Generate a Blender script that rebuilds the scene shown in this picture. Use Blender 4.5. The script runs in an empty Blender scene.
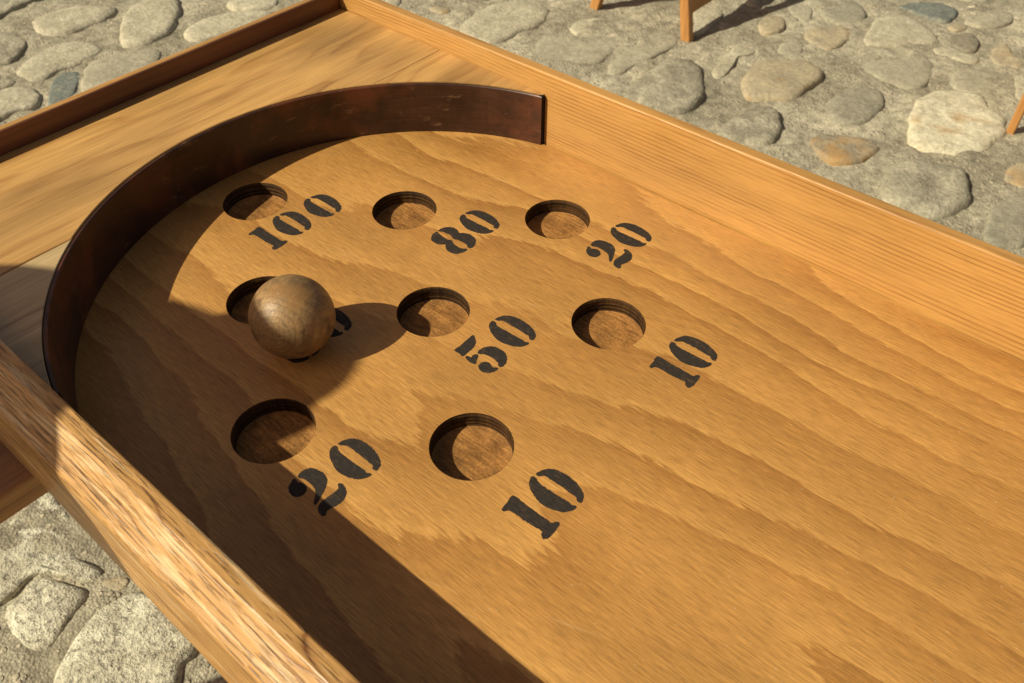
import bpy, bmesh, math, random, os
from mathutils import Vector, noise as mnoise

# ------------------------------------------------------------------ camera, sky, sun, exposure
SC = bpy.context.scene
COL = SC.collection
Z0 = 0.75                                    # height of the playing field above the ground
R = math.radians

cam_d = bpy.data.cameras.new("camera")
cam = bpy.data.objects.new("camera", cam_d)
COL.objects.link(cam)
SC.camera = cam
cam_d.sensor_width = 36.0
cam_d.lens = 36.0 * 849.5685 / 1024.0
cam_d.clip_start = 0.02
cam_d.clip_end = 200.0
CAM = Vector((0.72774, -0.40692, 0.56309 + Z0))
_y, _p, _r = 2.280232, 0.788122, -0.002024
fw = Vector((math.cos(_p) * math.cos(_y), math.cos(_p) * math.sin(_y), -math.sin(_p)))
ri = fw.cross(Vector((0, 0, 1))).normalized()
up = ri.cross(fw)
ri2 = ri * math.cos(_r) + up * math.sin(_r)
up2 = up * math.cos(_r) - ri * math.sin(_r)
from mathutils import Matrix
cam.matrix_world = Matrix(((ri2.x, up2.x, -fw.x, CAM.x), (ri2.y, up2.y, -fw.y, CAM.y), (ri2.z, up2.z, -fw.z, CAM.z), (0, 0, 0, 1)))
cam_d.dof.use_dof = True
cam_d.dof.focus_distance = 0.84
cam_d.dof.aperture_fstop = 12.0

SUN_AZ, SUN_EL = R(63.5), R(39.5)            # azimuth the light travels towards, height of the sun
SUN_STRENGTH, SKY_STRENGTH, EXPOSURE = 5.0, 0.060, 0.06
world = bpy.data.worlds.new("World")
SC.world = world
world.use_nodes = True
wn = world.node_tree
bg = wn.nodes["Background"]
sky = wn.nodes.new("ShaderNodeTexSky")
sky.sky_type = 'NISHITA'
sky.sun_disc = False
sky.sun_elevation = SUN_EL
sky.sun_rotation = math.atan2(-math.cos(SUN_AZ), -math.sin(SUN_AZ))
sky.dust_density = 2.0
sky_tint = wn.nodes.new("ShaderNodeMix")            # warm tint added to the sky, reddens its fill in the shade
sky_tint.data_type = 'RGBA'; sky_tint.blend_type = 'MULTIPLY'
sky_tint.inputs[0].default_value = 1.0
sky_tint.inputs[7].default_value = (1.42, 1.0, 0.74, 1)
wn.links.new(sky.outputs[0], sky_tint.inputs[6])
wn.links.new(sky_tint.outputs[2], bg.inputs[0])
bg.inputs[1].default_value = SKY_STRENGTH
sun_d = bpy.data.lights.new("sun", 'SUN')
sun_d.energy = SUN_STRENGTH
sun_d.angle = R(0.5)
sun_d.color = (1.0, 0.92, 0.72)
sun = bpy.data.objects.new("sun", sun_d)
COL.objects.link(sun)
sdir = Vector((math.cos(SUN_AZ) * math.cos(SUN_EL), math.sin(SUN_AZ) * math.cos(SUN_EL), -math.sin(SUN_EL)))
sun.rotation_euler = sdir.to_track_quat('-Z', 'Y').to_euler()
SC.view_settings.view_transform = 'Standard'
SC.view_settings.look = 'None'
SC.view_settings.exposure = EXPOSURE
SC.view_settings.gamma = 1.0

# ------------------------------------------------------------------ node helpers
class NT:
    def __init__(s, name):
        s.m = bpy.data.materials.new(name)
        s.m.use_nodes = True
        s.t = s.m.node_tree
        s.b = s.t.nodes["Principled BSDF"]
    def n(s, kind, **kw):
        x = s.t.nodes.new(kind)
        for k, v in kw.items():
            setattr(x, k, v)
        return x
    def set(s, sock, v):
        if isinstance(v, bpy.types.NodeSocket):
            s.t.links.new(v, sock)
        else:
            sock.default_value = v
    def math(s, op, a, b=0.0, c=0.0, clamp=False):
        x = s.n("ShaderNodeMath", operation=op, use_clamp=clamp)
        s.set(x.inputs[0], a); s.set(x.inputs[1], b); s.set(x.inputs[2], c)
        return x.outputs[0]
    def mix(s, f, a, b, kind='MIX'):
        x = s.n("ShaderNodeMix", data_type='RGBA', blend_type=kind)
        s.set(x.inputs[0], f)
        s.set(x.inputs[6], a if isinstance(a, bpy.types.NodeSocket) else (*a, 1))
        s.set(x.inputs[7], b if isinstance(b, bpy.types.NodeSocket) else (*b, 1))
        return x.outputs[2]
    def noise(s, vec, scale=1.0, detail=2.0, rough=0.5, dist=0.0):
        x = s.n("ShaderNodeTexNoise")
        s.set(x.inputs["Vector"], vec); x.inputs["Scale"].default_value = scale
        x.inputs["Detail"].default_value = detail; x.inputs["Roughness"].default_value = rough
        x.inputs["Distortion"].default_value = dist
        return x.outputs[0]
    def ramp(s, f, stops, interp='LINEAR'):
        x = s.n("ShaderNodeValToRGB")
        x.color_ramp.interpolation = interp
        e = x.color_ramp.elements
        while len(e) < len(stops):
            e.new(0.5)
        for k, (p, c) in enumerate(stops):
            e[k].position = p
            e[k].color = (c, c, c, 1) if isinstance(c, (int, float)) else (*c, 1)
        s.set(x.inputs[0], f)
        return x.outputs[0]
    def vec(s, x, y, z):
        c = s.n("ShaderNodeCombineXYZ")
        s.set(c.inputs[0], x); s.set(c.inputs[1], y); s.set(c.inputs[2], z)
        return c.outputs[0]
    def coords(s, rnd=0.0):
        tc = s.n("ShaderNodeTexCoord")
        v = tc.outputs["Object"]
        if rnd:
            oi = s.n("ShaderNodeObjectInfo")
            a = s.n("ShaderNodeVectorMath", operation='ADD')
            s.set(a.inputs[0], v)
            m = s.math('MULTIPLY', oi.outputs["Random"], rnd)
            s.set(a.inputs[1], s.vec(m, m, m))
            v = a.outputs[0]
        sp = s.n("ShaderNodeSeparateXYZ")
        s.set(sp.inputs[0], v)
        return v, sp.outputs[0], sp.outputs[1], sp.outputs[2]
    def bump(s, h, strength, dist):
        x = s.n("ShaderNodeBump")
        x.inputs["Strength"].default_value = strength
        x.inputs["Distance"].default_value = dist
        s.set(x.inputs["Height"], h)
        s.set(s.b.inputs["Normal"], x.outputs[0])
    def out(s, color, rough=0.5, spec=0.5, coat=0.0, coat_rough=0.1):
        s.set(s.b.inputs["Base Color"], color if isinstance(color, bpy.types.NodeSocket) else (*color, 1))
        s.set(s.b.inputs["Roughness"], rough)
        s.b.inputs["Specular IOR Level"].default_value = spec
        s.b.inputs["Coat Weight"].default_value = coat
        s.b.inputs["Coat Roughness"].default_value = coat_rough
        return s.m

def wood(name, axis, pith, freq, dist, light, dark, pore=0.35, rough=0.36, bump=0.25, ringmix=0.75, coat=0.25, rnd=3.0, along=1.2, sharp=False, wobk=0.08, cross=5.0, thin=False):
    """ring-grained varnished wood; axis = direction of the grain (0, 1, 2), pith = centre of the rings across it"""
    k = NT(name)
    v, x, y, z = k.coords(rnd)
    tc = k.n("ShaderNodeTexCoord")
    sp = k.n("ShaderNodeSeparateXYZ"); k.set(sp.inputs[0], tc.outputs["Object"])
    ax = [sp.outputs[0], sp.outputs[1], sp.outputs[2]]
    A, B = [ax[i] for i in range(3) if i != axis]
    rx = [x, y, z]
    L = rx[axis]
    a, b = [rx[i] for i in range(3) if i != axis]
    cr = 24.0 if sharp else cross
    low = k.noise(k.vec(k.math('MULTIPLY', L, along), k.math('MULTIPLY', a, cr), k.math('MULTIPLY', b, cr)), 1.0, 2.0)
    wob = k.noise(k.vec(k.math('MULTIPLY', L, 9.0), k.math('MULTIPLY', a, 30.0), k.math('MULTIPLY', b, 30.0)), 1.0, 2.0)
    da, db = k.math('SUBTRACT', A, pith[0]), k.math('SUBTRACT', B, pith[1])
    d = k.math('SQRT', k.math('ADD', k.math('MULTIPLY', da, da), k.math('MULTIPLY', db, db)))
    d = k.math('ADD', d, k.math('MULTIPLY', k.math('SUBTRACT', low, 0.5), dist))
    d = k.math('ADD', d, k.math('MULTIPLY', k.math('SUBTRACT', wob, 0.5), dist * wobk))
    ring = k.math('FRACT', k.math('MULTIPLY', d, freq))
    ring = k.ramp(ring, [(0.0, 0.35), (0.12, 0.05), (0.60, 0.10), (0.80, 0.35), (0.91, 1.0), (1.0, 0.35)] if sharp else [(0.0, 0.25), (0.35, 0.0), (0.72, 0.55), (0.9, 1.0), (1.0, 0.3)])
    fl_ = 40.0 if (sharp or thin) else 14.0
    fib = k.noise(k.vec(k.math('MULTIPLY', L, fl_), k.math('MULTIPLY', a, 460.0), k.math('MULTIPLY', b, 460.0)), 1.0, 3.0, 0.62)
    ps = 640.0 if sharp else 900.0
    por = k.noise(k.vec(k.math('MULTIPLY', L, 28.0), k.math('MULTIPLY', a, ps), k.math('MULTIPLY', b, ps)), 1.0, 2.0, 0.6)
    if thin:
        ring = k.ramp(k.math('FRACT', k.math('MULTIPLY', d, freq)), [(0.0, 0.45), (0.14, 0.08), (0.55, 0.12), (0.80, 0.5), (0.92, 1.0), (1.0, 0.45)])
    if sharp or cross > 5.0:
        msk = k.noise(k.vec(k.math('MULTIPLY', L, 9.0), k.math('MULTIPLY', a, 70.0), k.math('MULTIPLY', b, 70.0)), 1.0, 3.0)
        ring = k.math('MULTIPLY', ring, k.ramp(msk, [(0.36, 0.15), (0.62, 1.1)]))
    por = k.ramp(por, [(0.555, 0.0), (0.60, 1.0)] if sharp else [(0.56, 0.0), (0.70, 1.0)])
    big = k.noise(k.vec(k.math('MULTIPLY', L, 4.0), k.math('MULTIPLY', a, 16.0), k.math('MULTIPLY', b, 16.0)), 1.0, 2.0)
    c = k.mix(k.math('MULTIPLY', ring, ringmix), light, dark)
    c = k.mix(1.0, c, k.ramp(fib, [(0.25, 0.88), (0.75, 1.10)] if thin else [(0.25, 0.78), (0.75, 1.16)]), 'MULTIPLY')
    c = k.mix(1.0, c, k.ramp(big, [(0.3, 0.66), (0.62, 1.14)] if axis == 1 else [(0.3, 0.86), (0.7, 1.12)]), 'MULTIPLY')
    c = k.mix(k.math('MULTIPLY', k.math('MULTIPLY', por, pore), k.math('ADD', k.math('MULTIPLY', ring, 0.4 if sharp else 0.7), 0.6 if sharp else 0.3)), c, tuple(q * 0.35 for q in dark))
    if sharp:                                   # glare off the varnish painted in as long pale flakes
        glare = k.noise(k.vec(k.math('MULTIPLY', L, 11.0), k.math('MULTIPLY', a, 150.0), k.math('MULTIPLY', b, 150.0)), 1.0, 4.0, 0.62)
        glare = k.math('MULTIPLY', k.ramp(glare, [(0.54, 0.0), (0.62, 1.0)]), k.math('SUBTRACT', 1.0, ring))
        c = k.mix(k.math('MULTIPLY', glare, 0.5), c, (0.80, 0.63, 0.37))
    h = k.math('SUBTRACT', k.math('ADD', k.math('MULTIPLY', fib, 0.5), k.math('MULTIPLY', ring, -0.35)), k.math('MULTIPLY', por, 0.35))
    k.bump(h, bump, 0.0006)
    rg = k.math('ADD', rough - 0.08, k.math('MULTIPLY', fib, 0.2))
    return k.out(c, rg, 0.45, coat, 0.22)

def field_wood():
    """rotary-cut plywood face: stepped wavy figure along x, short flecks"""
    k = NT("field_plywood")
    v, x, y, z = k.coords()
    M = lambda q, s: k.math('MULTIPLY', q, s)
    low = k.noise(k.vec(M(x, 0.9), M(y, 2.6), 3.7), 1.0, 1.0)
    mid = k.noise(k.vec(M(x, 3.2), M(y, 11.0), 9.1), 1.0, 3.0, 0.5)
    jag = k.noise(k.vec(M(x, 40.0), M(y, 300.0), 1.3), 1.0, 3.0, 0.6)
    f = k.math('ADD', M(y, 15.0), M(k.math('SUBTRACT', low, 0.5), 17.0))
    f = k.math('ADD', f, M(k.math('SUBTRACT', mid, 0.5), 2.0))
    f = k.math('ADD', f, M(k.math('SUBTRACT', jag, 0.5), 0.38))
    vis = k.ramp(k.noise(k.vec(M(x, 2.2), M(y, 8.0), 4.4), 1.0, 2.0), [(0.30, 0.4), (0.58, 1.1)])
    saw = k.math('FRACT', f)
    band = k.ramp(saw, [(0.0, 0.1), (0.05, 1.0), (0.22, 0.72), (0.7, 0.42), (1.0, 0.1)])
    fl = k.noise(k.vec(M(x, 48.0), M(y, 780.0), 5.0), 1.0, 3.0, 0.72)
    fl2 = k.noise(k.vec(M(x, 90.0), M(y, 1100.0), 2.0), 1.0, 2.0, 0.6)
    speck = k.ramp(fl2, [(0.60, 0.0), (0.70, 1.0)])
    big = k.noise(k.vec(M(x, 5.0), M(y, 9.0), 0.2), 1.0, 3.0)
    stain = k.noise(k.vec(M(x, 5.0), M(y, 14.0), 7.7), 1.0, 2.0)
    c = k.mix(k.math('ADD', 0.5, k.math('MULTIPLY', k.math('SUBTRACT', band, 0.5), vis)), FIELD_D, FIELD_L)
    c = k.mix(1.0, c, k.ramp(fl, [(0.30, 0.64), (0.70, 1.27)]), 'MULTIPLY')
    c = k.mix(1.0, c, k.ramp(big, [(0.3, 0.9), (0.7, 1.08)]), 'MULTIPLY')
    c = k.mix(1.0, c, k.ramp(stain, [(0.3, 0.9), (0.6, 1.04)]), 'MULTIPLY')
    c = k.mix(k.math('MULTIPLY', speck, 0.35), c, (0.12, 0.05, 0.015))
    scr = k.noise(k.vec(k.math('ADD', M(x, 9.0), M(y, 4.0)), k.math('SUBTRACT', M(y, 420.0), M(x, 150.0)), 2.0), 1.0, 1.0)
    scm = k.noise(k.vec(M(x, 6.0), M(y, 6.0), 8.0), 1.0, 1.0)
    c = k.mix(M(k.ramp(scr, [(0.70, 0.0), (0.73, 0.30)]), k.ramp(scm, [(0.5, 0.0), (0.6, 1.0)])), c, (0.60, 0.40, 0.19))
    dust = k.noise(k.vec(x, y, 3.0), 420.0, 1.0)
    c = k.mix(k.ramp(dust, [(0.745, 0.0), (0.77, 0.5)]), c, (0.62, 0.50, 0.32))
    k.bump(k.math('ADD', fl, k.math('MULTIPLY', band, 0.25)), 0.16, 0.0005)
    rg = k.math('ADD', 0.34, k.math('MULTIPLY', fl, 0.2))
    return k.out(c, rg, 0.4, 0.12, 0.3)

def plain_wood(name, light, dark, rough=0.5, sc=1.0, axis=2):
    k = NT(name)
    v, x, y, z = k.coords(5.0)
    s = [90.0 * sc] * 3
    s[axis] = 5.0 * sc
    f = k.noise(k.vec(k.math('MULTIPLY', x, s[0]), k.math('MULTIPLY', y, s[1]), k.math('MULTIPLY', z, s[2])), 1.0, 3.0, 0.6)
    c = k.mix(k.ramp(f, [(0.3, 0.0), (0.7, 1.0)]), dark, light)
    k.bump(f, 0.25, 0.001)
    return k.out(c, rough)

FIELD_L, FIELD_D = (0.585, 0.312, 0.086), (0.355, 0.162, 0.038)
M_field = field_wood()
M_rail = wood("rail_ash", 0, (0.40, -0.25), 215.0, 0.040, (0.50, 0.268, 0.074), (0.25, 0.105, 0.024), 0.45, 0.40, 0.45, 0.85, 0.2, 3.0, 1.1, False, 0.10, 7.0, True)
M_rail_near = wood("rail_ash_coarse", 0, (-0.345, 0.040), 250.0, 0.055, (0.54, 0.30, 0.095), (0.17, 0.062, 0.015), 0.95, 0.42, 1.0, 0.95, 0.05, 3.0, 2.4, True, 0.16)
M_deck = wood("deck_ash", 1, (-0.05, -0.16), 95.0, 0.09, (0.54, 0.31, 0.10), (0.34, 0.165, 0.045), 0.40, 0.40, 0.3, 0.75, 0.2, 3.0, 1.4, False, 0.10, 9.0)
M_deck_grey = wood("deck_ash_sky_sheen", 1, (-0.05, -0.16), 80.0, 0.09, (0.50, 0.36, 0.175), (0.28, 0.17, 0.07), 0.60, 0.36, 0.4, 0.9, 0.3, 3.0, 1.4, False, 0.10, 9.0)  # greyer colour stands in for sky sheen on the varnish
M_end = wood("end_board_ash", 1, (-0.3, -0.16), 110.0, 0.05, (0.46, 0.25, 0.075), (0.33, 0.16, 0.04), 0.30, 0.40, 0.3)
M_beam = wood("trestle_wood", 1, (0.1, -0.35), 60.0, 0.08, (0.40, 0.20, 0.06), (0.20, 0.085, 0.025), 0.5, 0.5, 0.5)

def lining_mat():
    k = NT("dark_stained_lining")
    v, x, y, z = k.coords()
    f = k.noise(v, 22.0, 4.0, 0.6)
    g = k.noise(k.vec(k.math('MULTIPLY', x, 25.0), k.math('MULTIPLY', y, 25.0), k.math('MULTIPLY', z, 420.0)), 1.0, 3.0)
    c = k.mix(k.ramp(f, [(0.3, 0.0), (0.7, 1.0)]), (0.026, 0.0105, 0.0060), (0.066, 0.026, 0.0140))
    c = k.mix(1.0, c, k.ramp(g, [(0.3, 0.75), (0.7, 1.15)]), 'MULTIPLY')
    sc = k.noise(v, 9.0, 4.0, 0.65, 0.6)
    c = k.mix(k.ramp(sc, [(0.50, 0.0), (0.66, 0.75)]), c, (0.15, 0.045, 0.018))
    sf = k.noise(k.vec(k.math('MULTIPLY', x, 30.0), k.math('MULTIPLY', y, 30.0), k.math('MULTIPLY', z, 90.0)), 1.0, 4.0, 0.7)
    c = k.mix(k.ramp(sf, [(0.60, 0.0), (0.70, 0.5)]), c, (0.22, 0.12, 0.06))
    k.bump(k.math('ADD', f, g), 0.2, 0.0006)
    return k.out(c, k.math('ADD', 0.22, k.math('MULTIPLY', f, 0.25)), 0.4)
M_lining = lining_mat()
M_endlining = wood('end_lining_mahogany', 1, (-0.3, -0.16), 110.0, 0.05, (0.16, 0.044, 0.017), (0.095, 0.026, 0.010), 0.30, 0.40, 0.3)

def paint_mat():
    k = NT("stencil_paint")
    v, x, y, z = k.coords()
    f = k.noise(k.vec(k.math('MULTIPLY', x, 160.0), k.math('MULTIPLY', y, 700.0), 0.0), 1.0, 3.0, 0.6)
    g = k.noise(v, 90.0, 3.0)
    c = k.mix(k.ramp(f, [(0.35, 0.0), (0.75, 1.0)]), (0.026, 0.021, 0.017), (0.044, 0.036, 0.029))
    c = k.mix(k.ramp(k.math('ADD', k.math('MULTIPLY', f, 0.6), k.math('MULTIPLY', g, 0.4)), [(0.54, 0.0), (0.68, 0.5)]), c, (0.16, 0.09, 0.04))
    k.bump(f, 0.15, 0.0004)
    return k.out(c, 0.75, 0.18)
M_paint = paint_mat()

def pocket_mat():
    k = NT("pocket_raw_wood")
    v, x, y, z = k.coords(4.0)
    f = k.noise(k.vec(k.math('MULTIPLY', x, 60.0), k.math('MULTIPLY', y, 420.0), k.math('MULTIPLY', z, 1.0)), 1.0, 3.0, 0.65)
    ply = k.noise(k.vec(0.0, 3.0, k.math('MULTIPLY', z, 420.0)), 1.0, 1.0)
    g = k.noise(v, 45.0, 3.0)
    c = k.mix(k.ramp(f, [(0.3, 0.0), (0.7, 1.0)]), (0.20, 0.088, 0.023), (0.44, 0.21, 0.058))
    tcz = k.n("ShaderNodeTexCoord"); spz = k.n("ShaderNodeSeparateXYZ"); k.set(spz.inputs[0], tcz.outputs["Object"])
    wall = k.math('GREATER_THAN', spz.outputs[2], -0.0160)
    lay_shade = k.ramp(ply, [(0.42, 0.06), (0.55, 0.26)])
    c = k.mix(wall, c, k.mix(1.0, c, lay_shade, 'MULTIPLY'))  # ply stripes, with the walls darkened to paint in the recess shade
    c = k.mix(1.0, c, k.ramp(g, [(0.35, 0.65), (0.65, 1.12)]), 'MULTIPLY')
    gr = k.noise(v, 380.0, 3.0, 0.7)
    c = k.mix(1.0, c, k.ramp(gr, [(0.35, 0.72), (0.65, 1.2)]), 'MULTIPLY')
    k.bump(k.math('ADD', f, g), 0.45, 0.0007)
    return k.out(c, 0.7, 0.2)
M_pocket = pocket_mat()

def ball_mat():
    k = NT("ball_wood")
    v, x, y, z = k.coords()
    r = k.math('SQRT', k.math('ADD', k.math('MULTIPLY', x, x), k.math('MULTIPLY', y, y)))
    lo = k.noise(v, 20.0, 2.0)
    ring = k.math('FRACT', k.math('MULTIPLY', k.math('ADD', r, k.math('MULTIPLY', lo, 0.016)), 210.0))
    ring = k.ramp(ring, [(0.0, 0.3), (0.15, 0.0), (0.6, 0.35), (0.9, 1.0), (1.0, 0.3)])
    f = k.noise(k.vec(k.math('MULTIPLY', x, 420.0), k.math('MULTIPLY', y, 420.0), k.math('MULTIPLY', z, 60.0)), 1.0, 3.0, 0.6)
    c = k.mix(k.math('MULTIPLY', ring, 0.45), (0.37, 0.225, 0.088), (0.18, 0.096, 0.034))
    c = k.mix(1.0, c, k.ramp(f, [(0.3, 0.7), (0.7, 1.18)]), 'MULTIPLY')
    m = k.noise(v, 34.0, 4.0, 0.65)
    c = k.mix(k.ramp(m, [(0.42, 0.0), (0.62, 0.75)]), c, (0.135, 0.088, 0.040))
    d = k.noise(v, 85.0, 3.0)
    c = k.mix(k.ramp(d, [(0.60, 0.0), (0.70, 0.7)]), c, (0.055, 0.032, 0.016))
    ru = k.noise(v, 26.0, 3.0)
    c = k.mix(k.ramp(ru, [(0.55, 0.0), (0.66, 0.55)]), c, (0.34, 0.17, 0.05))
    d2 = k.noise(v, 150.0, 2.0)
    c = k.mix(k.ramp(d2, [(0.64, 0.0), (0.72, 0.5)]), c, (0.42, 0.30, 0.15))
    k.bump(k.math('ADD', f, k.math('ADD', k.math('MULTIPLY', ring, 0.4), k.math('MULTIPLY', d, -0.8))), 0.4, 0.0007)
    return k.out(c, k.math('ADD', 0.36, k.math('MULTIPLY', m, 0.3)), 0.5)
M_ball = ball_mat()

STONE = {'pale': ((0.574, 0.533, 0.387), (0.416, 0.381, 0.267)), 'smooth': ((0.455, 0.423, 0.305), (0.346, 0.319, 0.229)),
         'rough': ((0.465, 0.434, 0.316), (0.257, 0.235, 0.169)), 'slate': ((0.198, 0.225, 0.196), (0.153, 0.172, 0.153)),
         'ochre': ((0.495, 0.418, 0.267), (0.366, 0.319, 0.218)), 'grey': ((0.356, 0.334, 0.245), (0.277, 0.261, 0.191)),
         'lichen': ((0.713, 0.690, 0.523), (0.515, 0.481, 0.349)),
         'white': ((0.733, 0.690, 0.501), (0.544, 0.496, 0.343)), 'brown': ((0.287, 0.256, 0.185), (0.218, 0.199, 0.142)),
         'rust': ((0.356, 0.303, 0.207), (0.238, 0.209, 0.153))}
def stone_mat(kind):
    k = NT("cobble_" + kind)
    v, x, y, z = k.coords(9.0)
    li, dk = STONE[kind]
    a = k.noise(v, 14.0, 4.0, 0.6, 0.4)
    b = k.noise(v, 75.0, 4.0, 0.65)
    c0 = k.noise(v, 260.0, 2.0, 0.6)
    c = k.mix(k.ramp(a, [(0.35, 0.0), (0.62, 1.0)]), dk, li)
    grit = k.noise(v, 38.0, 6.0, 0.75)
    c = k.mix(k.ramp(grit, [(0.5, 0.0), (0.62, 0.55)]), c, (0.38, 0.345, 0.245))
    c = k.mix(1.0, c, k.ramp(b, [(0.3, 0.72), (0.7, 1.15)]), 'MULTIPLY')
    c = k.mix(1.0, c, k.ramp(c0, [(0.3, 0.82), (0.7, 1.12)]), 'MULTIPLY')
    if kind in ('ochre', 'rust', 'white'):
        o = k.noise(v, 9.0, 3.0)
        lo_, hi_ = ((0.56, 0.72) if kind != 'rust' else (0.46, 0.6))
        c = k.mix(k.ramp(o, [(lo_, 0.0), (hi_, 0.75)]), c, (0.42, 0.25, 0.085))
    dots = k.noise(v, 120.0, 2.0)
    c = k.mix(k.ramp(dots, [(0.66, 0.0), (0.74, 0.5)]), c, tuple(q * 0.35 for q in dk))
    rg = {'rough': 1.0, 'pale': 0.8, 'lichen': 1.0}.get(kind, 0.6)
    if kind == 'lichen':
        pit = k.ramp(k.noise(v, 95.0, 4.0, 0.7), [(0.36, 1.0), (0.43, 0.0)])
        c = k.mix(k.math('MULTIPLY', pit, 0.22), c, (0.10, 0.09, 0.065))
        b = k.math('SUBTRACT', b, k.math('MULTIPLY', pit, 0.6))
    k.bump(k.math('ADD', k.math('MULTIPLY', b, 1.0), k.math('MULTIPLY', c0, 0.4)), rg, 0.006)
    return k.out(c, 0.85, 0.25)
M_stone = {kk: stone_mat(kk) for kk in STONE}

def mortar_mat():
    k = NT("sandy_mortar")
    v, x, y, z = k.coords()
    a = k.noise(v, 4.0, 4.0, 0.6, 0.5)
    b = k.noise(v, 40.0, 5.0, 0.7)
    g = k.n("ShaderNodeTexVoronoi"); k.set(g.inputs["Vector"], v); g.inputs["Scale"].default_value = 75.0
    g2 = k.n("ShaderNodeTexVoronoi"); k.set(g2.inputs["Vector"], v); g2.inputs["Scale"].default_value = 190.0
    spr = k.n("ShaderNodeSeparateColor"); k.set(spr.inputs[0], g.outputs["Color"])
    pick = k.math('GREATER_THAN', spr.outputs[0], 0.66)
    peb = k.math('MULTIPLY', pick, k.ramp(g.outputs["Distance"], [(0.28, 1.0), (0.42, 0.0)]))
    c = k.mix(k.ramp(a, [(0.38, 0.0), (0.62, 1.0)]), (0.33, 0.30, 0.212), (0.52, 0.475, 0.345))
    c = k.mix(1.0, c, k.ramp(b, [(0.33, 0.62), (0.67, 1.28)]), 'MULTIPLY')
    c = k.mix(1.0, c, k.ramp(g2.outputs["Distance"], [(0.1, 1.12), (0.6, 0.8)]), 'MULTIPLY')
    c = k.mix(k.math('MULTIPLY', peb, 0.8), c, k.mix(spr.outputs[1], (0.26, 0.235, 0.17), (0.56, 0.49, 0.34)))
    h = k.math('ADD', k.math('MULTIPLY', b, 1.0), k.math('ADD', k.math('MULTIPLY', peb, 0.5), k.math('MULTIPLY', g2.outputs["Distance"], -0.35)))
    k.bump(h, 0.7, 0.008)
    return k.out(c, 0.95, 0.15)
M_mortar = mortar_mat()
M_stool = plain_wood("stool_wood", (0.50, 0.25, 0.075), (0.33, 0.15, 0.04), 0.45)
M_stool_seat = plain_wood("stool_seat_wood", (0.50, 0.25, 0.075), (0.33, 0.15, 0.04), 0.45, 1.0, 0)

def flat_mat(name, c, rough=0.8, sc=300.0):
    k = NT(name)
    v, x, y, z = k.coords()
    f = k.noise(v, sc, 3.0)
    k.bump(f, 0.3, 0.002)
    return k.out(k.mix(k.ramp(f, [(0.3, 0.0), (0.7, 1.0)]), tuple(q * 0.8 for q in c), c), rough, 0.3)

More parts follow.
